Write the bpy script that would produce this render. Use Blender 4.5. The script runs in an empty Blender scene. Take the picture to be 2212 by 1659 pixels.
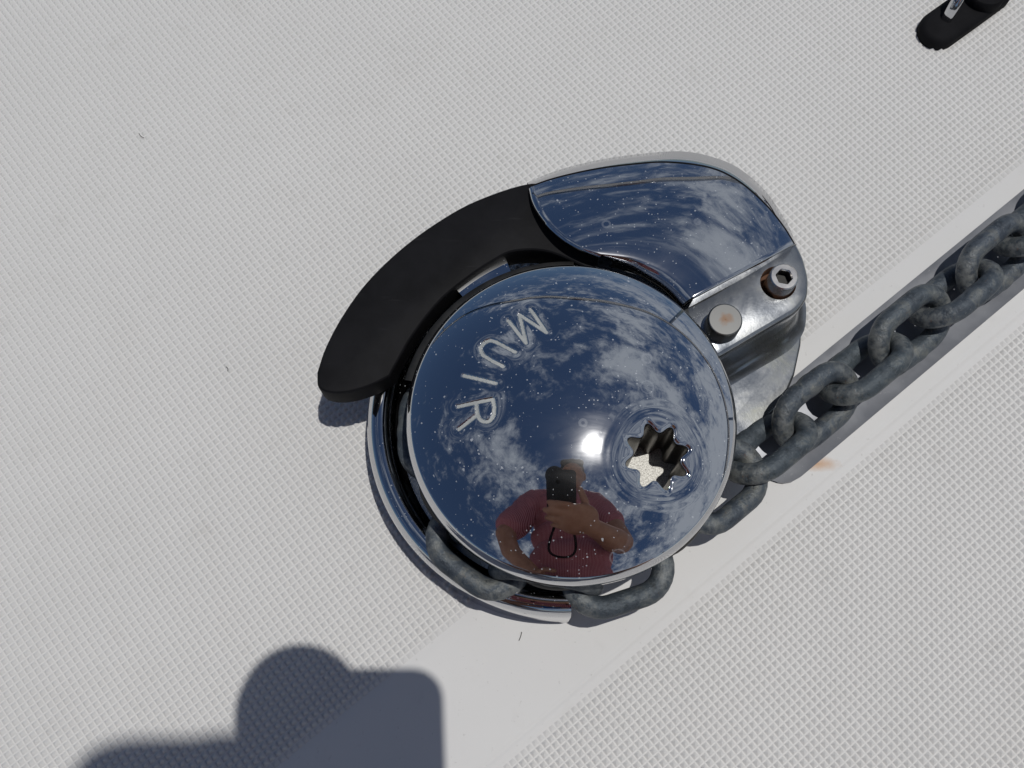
import bpy, bmesh, math, random
import numpy as np
from mathutils import Vector, Matrix

random.seed(7)
rng = np.random.default_rng(7)
R = math.radians
scene = bpy.context.scene
COL = scene.collection

# ------------------------------------------------------------------ camera
CAM_H, TILT, FPX, CX, CY = 0.46, R(17.2), 2214.2, 1106.0, 829.5
cam_d = bpy.data.cameras.new("camera")
cam = bpy.data.objects.new("camera", cam_d)
COL.objects.link(cam)
cam.location = (0, 0, CAM_H)
cam.rotation_euler = (TILT, 0, 0)
cam_d.sensor_width = 36.0
cam_d.lens = 36.0 * FPX / 2212.0
cam_d.clip_start = 0.002
cam_d.clip_end = 5000
scene.camera = cam

# ------------------------------------------------------------------ sun, sky, exposure
SUN = Vector((0.172, 0.047, 1.0)).normalized()
SUN_EL = math.asin(SUN.z)
SUN_ROT = math.atan2(SUN.x, SUN.y)
sd = bpy.data.lights.new("sun", 'SUN')
sd.energy = 3.3
sd.angle = R(0.53)
sd.color = (1.0, 0.972, 0.925)
so = bpy.data.objects.new("sun", sd)
COL.objects.link(so)
so.rotation_euler = SUN.to_track_quat('Z', 'Y').to_euler()
so.location = (0, 0, 5)

world = bpy.data.worlds.new("World")
scene.world = world
world.use_nodes = True
wn, wl = world.node_tree.nodes, world.node_tree.links
wn.clear()
w_out = wn.new('ShaderNodeOutputWorld')
w_bg = wn.new('ShaderNodeBackground')
w_bg.inputs['Strength'].default_value = 0.065
sky = wn.new('ShaderNodeTexSky')
sky.sky_type = 'NISHITA'
sky.sun_disc = False
sky.sun_elevation = SUN_EL
sky.sun_rotation = SUN_ROT
sky.air_density = 0.75
sky.dust_density = 0.0
sky.ozone_density = 5.0
# thin broken high cloud laid on a flat layer overhead
tc = wn.new('ShaderNodeTexCoord')
sep = wn.new('ShaderNodeSeparateXYZ')
wl.new(tc.outputs['Generated'], sep.inputs[0])
def wmath(op, a, b=None, clamp=False):
    n = wn.new('ShaderNodeMath'); n.operation = op; n.use_clamp = clamp
    for i, v in enumerate((a, b)):
        if v is None: continue
        if isinstance(v, (int, float)): n.inputs[i].default_value = v
        else: wl.new(v, n.inputs[i])
    return n.outputs[0]
zc = wmath('ADD', wmath('MAXIMUM', sep.outputs[2], 0.0), 0.12)
px_, py_ = wmath('DIVIDE', sep.outputs[0], zc), wmath('DIVIDE', sep.outputs[1], zc)
comb = wn.new('ShaderNodeCombineXYZ')
wl.new(px_, comb.inputs[0]); wl.new(py_, comb.inputs[1])
def wnoise(scale, detail, rough, dist, off):
    m = wn.new('ShaderNodeMapping'); wl.new(comb.outputs[0], m.inputs[0])
    m.inputs['Location'].default_value = off
    n = wn.new('ShaderNodeTexNoise')
    n.inputs['Scale'].default_value = scale; n.inputs['Detail'].default_value = detail
    n.inputs['Roughness'].default_value = rough; n.inputs['Distortion'].default_value = dist
    wl.new(m.outputs[0], n.inputs['Vector'])
    return n.outputs['Fac']
n_big = wnoise(1.3, 3, 0.5, 0.3, (3.1, 1.7, 0))
n_mid = wnoise(5.0, 10, 0.68, 0.45, (0.4, 7.7, 0))
n_fin = wnoise(15.0, 8, 0.65, 0.6, (9.0, 2.0, 0))
# more cloud towards the right-hand side of the boat
side = wmath('MULTIPLY', wmath('ADD', px_, wmath('MULTIPLY', py_, -0.15)), 0.075)
mix = wmath('ADD', wmath('ADD', wmath('MULTIPLY', n_big, 0.55), wmath('MULTIPLY', n_mid, 0.62)),
            wmath('ADD', wmath('MULTIPLY', n_fin, 0.30), side))
mr = wn.new('ShaderNodeMapRange')
mr.interpolation_type = 'SMOOTHSTEP'
mr.inputs['From Min'].default_value = 0.675
mr.inputs['From Max'].default_value = 0.90
mr.inputs['To Max'].default_value = 0.85
wl.new(mix, mr.inputs['Value'])
fade = wmath('MULTIPLY', mr.outputs[0], wmath('MULTIPLY', sep.outputs[2], 3.2, True))
cmix = wn.new('ShaderNodeMix'); cmix.data_type = 'RGBA'
wl.new(fade, cmix.inputs['Factor'])
wl.new(sky.outputs[0], cmix.inputs[6])
cmix.inputs[7].default_value = (9.4, 10.2, 11.3, 1)
wl.new(cmix.outputs[2], w_bg.inputs['Color'])
wl.new(w_bg.outputs[0], w_out.inputs['Surface'])

scene.view_settings.view_transform = 'Standard'
scene.view_settings.look = 'None'
scene.view_settings.exposure = -0.57
scene.view_settings.gamma = 1.0
scene.render.engine = 'CYCLES'
scene.render.resolution_x, scene.render.resolution_y = 1024, 768

# ------------------------------------------------------------------ helpers
CT, ST = math.cos(TILT), math.sin(TILT)
def at(x, y, z=0.0):
    """point of the deck scene at height z seen along the sight line measured at (x, y)"""
    dx, dy, dz = (x - CX) / FPX, -(y - CY) / FPX, -1.0
    d = (dx, CT * dy - ST * dz, ST * dy + CT * dz)
    t = (z - CAM_H) / d[2]
    return Vector((t * d[0], t * d[1], z))
ANG = R(38.7)
TA, NA = Vector((math.cos(ANG), math.sin(ANG), 0)), Vector((-math.sin(ANG), math.cos(ANG), 0))
def tn(t, n, z=0.0):
    v = TA * t + NA * n
    return Vector((v.x, v.y, z))

def link(o, parent=None):
    COL.objects.link(o)
    if parent is not None: o.parent = parent
    return o
def tag(o, label=None, cat=None, group=None, kind=None):
    if label: o['label'] = label
    if cat: o['category'] = cat
    if group: o['group'] = group
    if kind: o['kind'] = kind
    return o
def empty(name, loc=(0, 0, 0)):
    o = bpy.data.objects.new(name, None)
    o.empty_display_size = 0.02
    o.location = loc
    return link(o)
def shade(me, ang=None):
    me.polygons.foreach_set('use_smooth', [True] * len(me.polygons))
    if ang is not None:
        try: me.set_sharp_from_angle(angle=R(ang))
        except Exception: pass
def finish(name, bm, mat, parent=None, ang=35, smooth=True):
    bmesh.ops.recalc_face_normals(bm, faces=bm.faces[:])
    me = bpy.data.meshes.new(name)
    bm.to_mesh(me); bm.free()
    me.materials.append(mat)
    if smooth: shade(me, ang)
    o = bpy.data.objects.new(name, me)
    link(o)
    if parent is not None:
        o.parent = parent
        o.matrix_parent_inverse = world_of(parent).inverted()
    return o
def world_of(o):
    m = o.matrix_local if False else Matrix.LocRotScale(o.location, o.rotation_euler, o.scale)
    return m if o.parent is None else world_of(o.parent) @ o.matrix_parent_inverse @ m
def np_mesh(name, verts, quads, mat, parent=None, ang=35, smooth=True, tris=None):
    me = bpy.data.meshes.new(name)
    verts = np.asarray(verts, np.float32)
    quads = np.asarray(quads, np.int32).reshape(-1, 4)
    tris = np.zeros((0, 3), np.int32) if tris is None else np.asarray(tris, np.int32).reshape(-1, 3)
    me.vertices.add(len(verts)); me.vertices.foreach_set('co', verts.ravel())
    nq, nt = len(quads), len(tris)
    me.loops.add(nq * 4 + nt * 3)
    me.loops.foreach_set('vertex_index', np.concatenate([quads.ravel(), tris.ravel()]))
    me.polygons.add(nq + nt)
    me.polygons.foreach_set('loop_start', np.concatenate([np.arange(nq) * 4, nq * 4 + np.arange(nt) * 3]).astype(np.int32))
    me.update(calc_edges=True); me.validate()
    me.materials.append(mat)
    if smooth: shade(me, ang)
    o = bpy.data.objects.new(name, me)
    link(o)
    if parent is not None:
        o.parent = parent
        o.matrix_parent_inverse = world_of(parent).inverted()
    return o
def catmull(pts, n, closed=False):
    pts = [Vector(p) for p in pts]
    m = len(pts); out = []
    segs = m if closed else m - 1
    for i in range(segs):
        if closed: p0, p1, p2, p3 = (pts[(i + k - 1) % m] for k in range(4))
        else:
            p1, p2 = pts[i], pts[i + 1]
            p0 = pts[i - 1] if i > 0 else p1 * 2 - p2
            p3 = pts[i + 2] if i + 2 < m else p2 * 2 - p1
        for k in range(n):
            t = k / n
            out.append(0.5 * ((2 * p1) + (p2 - p0) * t + (2 * p0 - 5 * p1 + 4 * p2 - p3) * t * t + (3 * p1 - p0 - 3 * p2 + p3) * t ** 3))
    if not closed: out.append(pts[-1].copy())
    return out
def resample(pts, n):
    pts = [Vector(p) for p in pts]
    L = [0.0]
    for a, b in zip(pts, pts[1:]): L.append(L[-1] + (b - a).length)
    out = []; j = 0
    for i in range(n):
        s = L[-1] * i / (n - 1)
        while j < len(L) - 2 and L[j + 1] < s: j += 1
        f = (s - L[j]) / max(1e-9, L[j + 1] - L[j])
        out.append(pts[j].lerp(pts[j + 1], min(1, max(0, f))))
    return out
def rings(bm, rows, closed=True, cap0=False, cap1=False):
    vr = [[bm.verts.new(p) for p in row] for row in rows]
    n = len(vr[0])
    for a, b in zip(vr, vr[1:]):
        for i in range(n if closed else n - 1):
            j = (i + 1) % n
            bm.faces.new((a[i], a[j], b[j], b[i]))
    if cap0: bm.faces.new(vr[0][::-1])
    if cap1: bm.faces.new(vr[-1])
    return vr
def lathe(bm, prof, c, n=96, a0=0.0, a1=2 * math.pi, mod=None):
    full = abs(a1 - a0 - 2 * math.pi) < 1e-6
    rows = []
    for r, z in prof:
        row = []
        for i in range(n if full else n + 1):
            a = a0 + (a1 - a0) * i / n
            rr = r * (mod(a, r, z) if mod else 1)
            row.append((c[0] + rr * math.cos(a), c[1] + rr * math.sin(a), z))
        rows.append(row)
    return rings(bm, rows, closed=full)
def tube(bm, pts, rad, n=12, cap=True):
    pts = [Vector(p) for p in pts]
    if not hasattr(rad, '__len__'): rad = [rad] * len(pts)
    prev = None; rows = []
    for i, p in enumerate(pts):
        d = (pts[min(i + 1, len(pts) - 1)] - pts[max(i - 1, 0)]).normalized()
        if prev is None:
            up = Vector((0, 0, 1)) if abs(d.z) < 0.9 else Vector((1, 0, 0))
            x = d.cross(up).normalized()
        else:
            x = (prev - d * prev.dot(d)).normalized()
        y = d.cross(x); prev = x
        rows.append([p + (x * math.cos(2 * math.pi * k / n) + y * math.sin(2 * math.pi * k / n)) * rad[i] for k in range(n)])
    rings(bm, rows, True, cap, cap)
def prism(bm, outline, z0, z1, bev=0.0, steps=3):
    """outline: list of xy (ccw); rounded top edge of radius bev"""
    pts = [Vector((p[0], p[1], 0)) for p in outline]
    m = len(pts)
    area = sum(pts[i].x * pts[(i + 1) % m].y - pts[(i + 1) % m].x * pts[i].y for i in range(m))
    if area < 0: pts.reverse()
    nr = []
    for i in range(m):
        e1 = (pts[i] - pts[i - 1]).normalized(); e2 = (pts[(i + 1) % m] - pts[i]).normalized()
        nn = Vector((e1.y + e2.y, -(e1.x + e2.x), 0))
        nr.append(nn.normalized() / max(0.35, math.sqrt(max(1e-6, (1 + e1.dot(e2)) / 2))))
    rows = [[(p.x, p.y, z0) for p in pts]]
    if bev > 0:
        for k in range(steps + 1):
            a = math.pi / 2 * k / steps
            ins = bev * (1 - math.cos(a)); z = z1 - bev + bev * math.sin(a)
            rows.append([(p.x - q.x * ins, p.y - q.y * ins, z) for p, q in zip(pts, nr)])
    else: rows.append([(p.x, p.y, z1) for p in pts])
    rings(bm, rows, True, True, True)

# ------------------------------------------------------------------ materials
def new_mat(name):
    m = bpy.data.materials.new(name); m.use_nodes = True
    nt = m.node_tree
    return m, nt, nt.nodes['Principled BSDF'], nt.nodes['Material Output']
def nd(nt, typ, **kw):
    n = nt.nodes.new(typ)
    for k, v in kw.items():
        if k in n.inputs.keys() if isinstance(k, str) else False: n.inputs[k].default_value = v
        else: setattr(n, k, v)
    return n
def ramp(nt, fac, stops):
    r = nt.nodes.new('ShaderNodeValToRGB'); nt.links.new(fac, r.inputs[0])
    e = r.color_ramp.elements
    while len(e) < len(stops): e.new(0.5)
    for i, (p, c) in enumerate(stops):
        e[i].position = p
        e[i].color = (*c, 1) if hasattr(c, '__len__') else (c, c, c, 1)
    return r.outputs[0]
def objco(nt, scale=1.0):
    t = nt.nodes.new('ShaderNodeTexCoord')
    return t.outputs['Object']
def noise(nt, co, scale, detail=4, rough=0.5, dist=0):
    n = nt.nodes.new('ShaderNodeTexNoise')
    n.inputs['Scale'].default_value = scale; n.inputs['Detail'].default_value = detail
    n.inputs['Roughness'].default_value = rough; n.inputs['Distortion'].default_value = dist
    nt.links.new(co, n.inputs['Vector'])
    return n.outputs['Fac']
def mixc(nt, fac, a, b):
    n = nt.nodes.new('ShaderNodeMix'); n.data_type = 'RGBA'
    for s, v in (('Factor', fac), (6, a), (7, b)):
        if hasattr(v, 'is_linked') or hasattr(v, 'links'): nt.links.new(v, n.inputs[s])
        elif s == 'Factor': n.inputs[s].default_value = v
        else: n.inputs[s].default_value = (*v, 1)
    return n.outputs[2]
def bump(nt, bs, h, strength=0.2, dist=0.001):
    b = nt.nodes.new('ShaderNodeBump'); b.inputs['Strength'].default_value = strength
    b.inputs['Distance'].default_value = dist
    nt.links.new(h, b.inputs['Height']); nt.links.new(b.outputs[0], bs.inputs['Normal'])
def mathn(nt, op, a, b=None, clamp=False):
    n = nt.nodes.new('ShaderNodeMath'); n.operation = op; n.use_clamp = clamp
    for i, v in enumerate((a, b)):
        if v is None: continue
        if isinstance(v, (int, float)): n.inputs[i].default_value = v
        else: nt.links.new(v, n.inputs[i])
    return n.outputs[0]

def mat_gelcoat(name="gelcoat", k=1.0):
    m, nt, bs, _ = new_mat(name)
    co = objco(nt)
    f = noise(nt, co, 14, 5, 0.6)
    g = noise(nt, co, 420, 3, 0.6)
    h = noise(nt, co, 60, 4, 0.6)
    c = ramp(nt, f, [(0.3, (0.668 * k, 0.664 * k, 0.654 * k)), (0.7, (0.690 * k, 0.686 * k, 0.676 * k))])
    c = mixc(nt, ramp(nt, h, [(0.60, 0.0), (0.80, 0.35)]), c, (0.55 * k, 0.54 * k, 0.52 * k))
    c = mixc(nt, ramp(nt, noise(nt, co, 7, 6, 0.7, 1.2), [(0.55, 0.0), (0.75, 0.22)]), c, (0.58 * k, 0.56 * k, 0.53 * k))
    c = mixc(nt, ramp(nt, g, [(0.66, 0.0), (0.78, 0.5)]), c, (0.42, 0.41, 0.39))
    # rust run beside the end of the chain tray
    geo = nt.nodes.new('ShaderNodeNewGeometry')
    p = at(1768, 1003, 0.0)
    vm = nt.nodes.new('ShaderNodeVectorMath'); vm.operation = 'SUBTRACT'
    nt.links.new(geo.outputs['Position'], vm.inputs[0]); vm.inputs[1].default_value = p
    mp = nt.nodes.new('ShaderNodeMapping'); mp.vector_type = 'POINT'
    mp.inputs['Rotation'].default_value = (0, 0, -ANG); mp.inputs['Scale'].default_value = (0.55, 1.5, 0)
    nt.links.new(vm.outputs[0], mp.inputs[0])
    vl = nt.nodes.new('ShaderNodeVectorMath'); vl.operation = 'LENGTH'
    nt.links.new(mp.outputs[0], vl.inputs[0])
    dd = mathn(nt, 'ADD', vl.outputs['Value'], mathn(nt, 'MULTIPLY', noise(nt, co, 300, 4, 0.6), 0.004))
    c = mixc(nt, ramp(nt, dd, [(0.0025, 0.85), (0.0062, 0.0)]), c, (0.52, 0.25, 0.07))
    nt.links.new(c, bs.inputs['Base Color'])
    bs.inputs['Roughness'].default_value = 0.62
    bs.inputs['Specular IOR Level'].default_value = 0.2
    bump(nt, bs, noise(nt, co, 900, 4, 0.6), 0.05, 0.0005)
    return m
def metal(name, col, rough, haze=0.0, specks=0.0, speck_scale=330, rvar=0.0, spk_col=(0.55, 0.58, 0.62)):
    m, nt, bs, out = new_mat(name)
    co = objco(nt)
    bs.inputs['Metallic'].default_value = 1
    bs.inputs['Base Color'].default_value = (*col, 1)
    bs.inputs['Roughness'].default_value = rough
    if rvar:
        nt.links.new(ramp(nt, noise(nt, co, 55, 6, 0.65), [(0.3, rough), (0.75, rough + rvar)]), bs.inputs['Roughness'])
    sh = bs.outputs[0]
    def mixs(fac, a, b):
        n = nt.nodes.new('ShaderNodeMixShader')
        if isinstance(fac, float): n.inputs[0].default_value = fac
        else: nt.links.new(fac, n.inputs[0])
        nt.links.new(a, n.inputs[1]); nt.links.new(b, n.inputs[2])
        return n.outputs[0]
    if haze:
        g = nt.nodes.new('ShaderNodeBsdfGlossy')
        g.inputs['Color'].default_value = (*col, 1); g.inputs['Roughness'].default_value = 0.16
        g2 = nt.nodes.new('ShaderNodeBsdfGlossy')
        g2.inputs['Color'].default_value = (*col, 1); g2.inputs['Roughness'].default_value = 0.085
        sm_ = nt.nodes.new('ShaderNodeMapping'); sm_.inputs['Scale'].default_value = (1, 2.6, 1); sm_.inputs['Rotation'].default_value = (0, 0, R(28))
        nt.links.new(co, sm_.inputs[0])
        hz = ramp(nt, noise(nt, sm_.outputs[0], 34, 6, 0.62, 0.8), [(0.35, haze * 0.35), (0.55, haze), (0.72, haze * 2.2)])
        sh = mixs(hz, sh, mixs(0.5, g.outputs[0], g2.outputs[0]))
    if specks:
        d = nt.nodes.new('ShaderNodeBsdfPrincipled')
        d.inputs['Base Color'].default_value = (*spk_col, 1); d.inputs['Roughness'].default_value = 0.35
        fac = None
        for sc, thr, keep in ((speck_scale * 0.8, 0.15, 0.40), (speck_scale * 2.1, 0.26, 0.50)):
            wob = nt.nodes.new('ShaderNodeVectorMath'); wob.operation = 'ADD'
            nz = nt.nodes.new('ShaderNodeTexNoise'); nz.inputs['Scale'].default_value = sc * 2.2
            nt.links.new(co, nz.inputs['Vector'])
            sc_ = nt.nodes.new('ShaderNodeVectorMath'); sc_.operation = 'SCALE'; sc_.inputs['Scale'].default_value = 0.45 / sc
            nt.links.new(nz.outputs['Color'], sc_.inputs[0])
            nt.links.new(co, wob.inputs[0]); nt.links.new(sc_.outputs[0], wob.inputs[1])
            v = nt.nodes.new('ShaderNodeTexVoronoi'); v.inputs['Scale'].default_value = sc
            nt.links.new(wob.outputs[0], v.inputs['Vector'])
            s2 = nt.nodes.new('ShaderNodeSeparateColor'); nt.links.new(v.outputs['Color'], s2.inputs[0])
            size = mathn(nt, 'MULTIPLY', s2.outputs[1], thr)
            on = mathn(nt, 'GREATER_THAN', size, v.outputs['Distance'])
            pick = mathn(nt, 'LESS_THAN', s2.outputs[0], mathn(nt, 'MULTIPLY', ramp(nt, noise(nt, co, 38, 3, 0.5), [(0.35, 0.25), (0.65, 1.0)]), keep))
            f = mathn(nt, 'MULTIPLY', on, pick)
            fac = f if fac is None else mathn(nt, 'MAXIMUM', fac, f)
        # dried water rings
        v = nt.nodes.new('ShaderNodeTexVoronoi'); v.inputs['Scale'].default_value = 75
        nt.links.new(co, v.inputs['Vector'])
        s3 = nt.nodes.new('ShaderNodeSeparateColor'); nt.links.new(v.outputs['Color'], s3.inputs[0])
        dr = mathn(nt, 'ABSOLUTE', mathn(nt, 'SUBTRACT', v.outputs['Distance'], mathn(nt, 'MULTIPLY', s3.outputs[1], 0.24)))
        ring_ = mathn(nt, 'MULTIPLY', mathn(nt, 'LESS_THAN', dr, 0.022), mathn(nt, 'LESS_THAN', s3.outputs[0], 0.07))
        fac = mathn(nt, 'MAXIMUM', mathn(nt, 'MULTIPLY', fac, specks), mathn(nt, 'MULTIPLY', ring_, 0.13))
        sh = mixs(fac, sh, d.outputs[0])
    nt.links.new(sh, out.inputs['Surface'])
    return m
def mat_weather_steel():
    """cast stainless gone dull: grey-green film over metal"""
    m, nt, bs, _ = new_mat("weathered_stainless")
    co = objco(nt)
    a = noise(nt, co, 45, 7, 0.65, 0.4)
    b = noise(nt, co, 420, 4, 0.6)
    c = ramp(nt, a, [(0.3, (0.24, 0.26, 0.29)), (0.55, (0.33, 0.34, 0.35)), (0.75, (0.25, 0.255, 0.22))])
    c = mixc(nt, ramp(nt, b, [(0.62, 0.0), (0.7, 0.5)]), c, (0.48, 0.49, 0.48))
    nt.links.new(c, bs.inputs['Base Color'])
    bs.inputs['Metallic'].default_value = 0.9
    nt.links.new(ramp(nt, a, [(0.3, 0.16), (0.7, 0.30)]), bs.inputs['Roughness'])
    bump(nt, bs, b, 0.08, 0.0004)
    return m
def mat_tray():
    m, nt, bs, _ = new_mat("tray_stainless")
    co = objco(nt)
    a = noise(nt, co, 60, 6, 0.6, 0.3)
    b = noise(nt, co, 500, 4, 0.7)
    c = ramp(nt, a, [(0.3, (0.20, 0.21, 0.235)), (0.7, (0.27, 0.28, 0.305))])
    c = mixc(nt, ramp(nt, b, [(0.66, 0.0), (0.74, 0.6)]), c, (0.58, 0.59, 0.60))
    nt.links.new(c, bs.inputs['Base Color'])
    bs.inputs['Metallic'].default_value = 0.35
    nt.links.new(ramp(nt, a, [(0.4, 0.36), (0.75, 0.46)]), bs.inputs['Roughness'])
    return m
def mat_galv():
    m, nt, bs, _ = new_mat("old_galvanised")
    co = objco(nt)
    a = noise(nt, co, 120, 6, 0.65, 0.5)
    b = noise(nt, co, 900, 5, 0.65)
    d = noise(nt, co, 300, 4, 0.6)
    oi = nt.nodes.new('ShaderNodeObjectInfo')
    c = ramp(nt, a, [(0.30, (0.028, 0.036, 0.050)), (0.5, (0.068, 0.084, 0.104)), (0.68, (0.17, 0.175, 0.165))])
    c = mixc(nt, ramp(nt, b, [(0.60, 0.0), (0.72, 0.6)]), c, (0.24, 0.26, 0.26))
    c = mixc(nt, ramp(nt, d, [(0.28, 0.7), (0.40, 0.0)]), c, (0.014, 0.018, 0.024))
    c = mixc(nt, mathn(nt, 'MULTIPLY', oi.outputs['Random'], 0.22), c, (0.10, 0.125, 0.12))
    # rubbed bright where link bears on link, and a little rust in the pits
    sx = nt.nodes.new('ShaderNodeSeparateXYZ'); nt.links.new(co, sx.inputs[0])
    wear = mathn(nt, 'MULTIPLY', ramp(nt, mathn(nt, 'ABSOLUTE', sx.outputs[0]), [(0.0125, 0.0), (0.0165, 1.0)]), ramp(nt, d, [(0.42, 0.0), (0.6, 0.55)]))
    c = mixc(nt, wear, c, (0.27, 0.28, 0.27))
    c = mixc(nt, ramp(nt, noise(nt, co, 210, 5, 0.7, 0.8), [(0.64, 0.0), (0.72, 0.5)]), c, (0.15, 0.075, 0.035))
    nt.links.new(c, bs.inputs['Base Color'])
    bs.inputs['Metallic'].default_value = 0.35
    bs.inputs['Roughness'].default_value = 0.52
    bump(nt, bs, mathn(nt, 'ADD', b, mathn(nt, 'MULTIPLY', d, 1.5)), 0.5, 0.0008)
    return m
def mat_black(name, col, rough, scr=0.0):
    m, nt, bs, _ = new_mat(name)
    co = objco(nt)
    a = noise(nt, co, 70, 6, 0.6, 0.3)
    c = ramp(nt, a, [(0.3, col), (0.75, tuple(v * 1.9 for v in col))])
    if scr:
        mp = nt.nodes.new('ShaderNodeMapping'); mp.inputs['Rotation'].default_value = (0, 0, R(-40)); mp.inputs['Scale'].default_value = (35, 420, 1)
        nt.links.new(co, mp.inputs[0])
        s = noise(nt, mp.outputs[0], 1.0, 3, 0.5)
        s2 = mathn(nt, 'MULTIPLY', ramp(nt, s, [(0.62, 0.0), (0.70, 1.0)]), ramp(nt, noise(nt, co, 38, 3), [(0.48, 0.0), (0.62, scr)]))
        c = mixc(nt, s2, c, (0.026, 0.026, 0.028))
    nt.links.new(c, bs.inputs['Base Color'])
    bs.inputs['Roughness'].default_value = rough
    bs.inputs['Specular IOR Level'].default_value = 0.10
    bump(nt, bs, noise(nt, co, 700, 4), 0.08, 0.0004)
    return m
def mat_plain(name, c1, c2, scale, rough, metallic=0.0, bmp=0.1, lo=0.35, hi=0.65):
    m, nt, bs, _ = new_mat(name)
    co = objco(nt)
    f = noise(nt, co, scale, 5, 0.6)
    nt.links.new(ramp(nt, f, [(lo, c1), (hi, c2)]), bs.inputs['Base Color'])
    bs.inputs['Roughness'].default_value = rough
    bs.inputs['Metallic'].default_value = metallic
    if bmp: bump(nt, bs, f, bmp, 0.0005)
    return m
def mat_pin():
    m, nt, bs, _ = new_mat("rusty_stainless")
    co = objco(nt)
    f = noise(nt, co, 160, 6, 0.7, 0.6)
    t = nt.nodes.new('ShaderNodeTexCoord')
    vl = nt.nodes.new('ShaderNodeVectorMath'); vl.operation = 'LENGTH'
    nt.links.new(t.outputs['Object'], vl.inputs[0])
    near = ramp(nt, mathn(nt, 'ADD', mathn(nt, 'MULTIPLY', vl.outputs['Value'], 60), mathn(nt, 'MULTIPLY', f, 0.6)), [(0.26, 0.9), (0.50, 0.0)])
    nt.links.new(mixc(nt, near, (0.20, 0.20, 0.195), (0.24, 0.12, 0.05)), bs.inputs['Base Color'])
    nt.links.new(mathn(nt, 'SUBTRACT', 1.0, near), bs.inputs['Metallic'])
    bs.inputs['Roughness'].default_value = 0.29
    return m
def mat_shirt():
    m, nt, bs, _ = new_mat("striped_cotton")
    co = objco(nt)
    w = nt.nodes.new('ShaderNodeTexWave'); w.inputs['Scale'].default_value = 55
    w.bands_direction = 'X'
    w.inputs['Distortion'].default_value = 0.6
    nt.links.new(co, w.inputs['Vector'])
    nt.links.new(ramp(nt, w.outputs['Fac'], [(0.35, (0.23, 0.05, 0.065)), (0.6, (0.42, 0.17, 0.19))]), bs.inputs['Base Color'])
    bs.inputs['Roughness'].default_value = 0.85
    return m

GEL = mat_gelcoat()
TREAD = mat_gelcoat("gelcoat_darker", 0.91)  # same gelcoat, evenly a little darker, for the relief
CHROME = metal("chrome", (0.60, 0.605, 0.62), 0.012, haze=0.10, specks=0.55)
CHROME_H = metal("chrome_hood", (0.59, 0.595, 0.61), 0.022, haze=0.24, specks=0.5, speck_scale=360)
CHROME2 = metal("chrome_worn", (0.58, 0.585, 0.60), 0.03, haze=0.10, specks=0.4, speck_scale=420)
SATIN = mat_weather_steel()
TRAY = mat_tray()
GALV = mat_galv()
BLACK = mat_black("black_nylon", (0.0062, 0.0062, 0.0072), 0.6, 0.9)
RUBBER = mat_black("black_rubber", (0.0065, 0.0065, 0.0075), 0.75)
PHONE = mat_black("phone_case", (0.012, 0.013, 0.015), 0.4)
DARKIRON = mat_plain("oily_bronze", (0.02, 0.02, 0.02), (0.05, 0.048, 0.045), 90, 0.5, 0.6)
ALU = mat_plain("cast_alloy", (0.36, 0.35, 0.32), (0.72, 0.71, 0.67), 1700, 0.5, 0.35, 0.4, 0.36, 0.60)
LETTER = mat_plain("engraving", (0.40, 0.42, 0.41), (0.50, 0.51, 0.49), 300, 0.5, 0.3)
SOCKET = mat_plain("socket_wall", (0.05, 0.045, 0.04), (0.13, 0.12, 0.11), 300, 0.35, 0.8)
PIN = mat_pin()
BOLT = metal("bolt_steel", (0.60, 0.58, 0.56), 0.20, rvar=0.10)
RUST = mat_plain("rust", (0.05, 0.022, 0.012), (0.16, 0.075, 0.04), 260, 0.85)
SKIN = mat_plain("skin", (0.27, 0.125, 0.075), (0.33, 0.165, 0.105), 40, 0.5)
SHIRT = mat_shirt()
SHORTS = mat_plain("blue_cotton", (0.02, 0.08, 0.25), (0.03, 0.11, 0.32), 60, 0.9)
HAIR = mat_plain("dark_hair", (0.018, 0.012, 0.010), (0.04, 0.028, 0.022), 200, 0.6)
LENS = mat_black("lens_glass", (0.003, 0.003, 0.004), 0.05)
SEA = mat_plain("sea_water", (0.004, 0.020, 0.045), (0.007, 0.030, 0.060), 0.4, 0.12)
STEELRAIL = metal("rail_stainless", (0.40, 0.39, 0.38), 0.04)

# ------------------------------------------------------------------ setting: sea, deck
bm = bmesh.new()
bmesh.ops.create_circle(bm, cap_ends=True, radius=3000, segments=96)
bmesh.ops.translate(bm, vec=(0, 0, -1.4), verts=bm.verts[:])
tag(finish("sea", bm, SEA, smooth=False), kind='structure')

# deck moulding: cross-section across the boat, run out along the chain direction
PITCH = 0.00308
N_UP, N_LO = 0.0410, -0.0176
bm = bmesh.new()
prof = [(-1.6, -0.9), (-1.6, -0.03), (-1.57, 0.0), (N_LO - 0.002, 0.0), (N_LO + 0.0002, 0.0002), (N_LO + 0.0012, 0.00062), (-0.0140, 0.00068),
        (-0.0132, 0.00035), (-0.0126, 0.00066), (-0.0105, 0.00072), (0.012, 0.0006), (0.036, 0.0005), (N_UP - 0.0012, 0.0003), (N_UP, 0.0), (1.57, 0.0), (1.6, -0.03), (1.6, -0.9)]
rows = []
for t in (-2.2, -1.0, -0.35, 0.0, 0.35, 0.7, 1.2, 2.0):
    rows.append([tn(t, n, z) for n, z in prof])
rings(bm, rows, closed=False)
bm.normal_update()
deck = finish("deck", bm, GEL, ang=60)
tag(deck, kind='structure')

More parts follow.
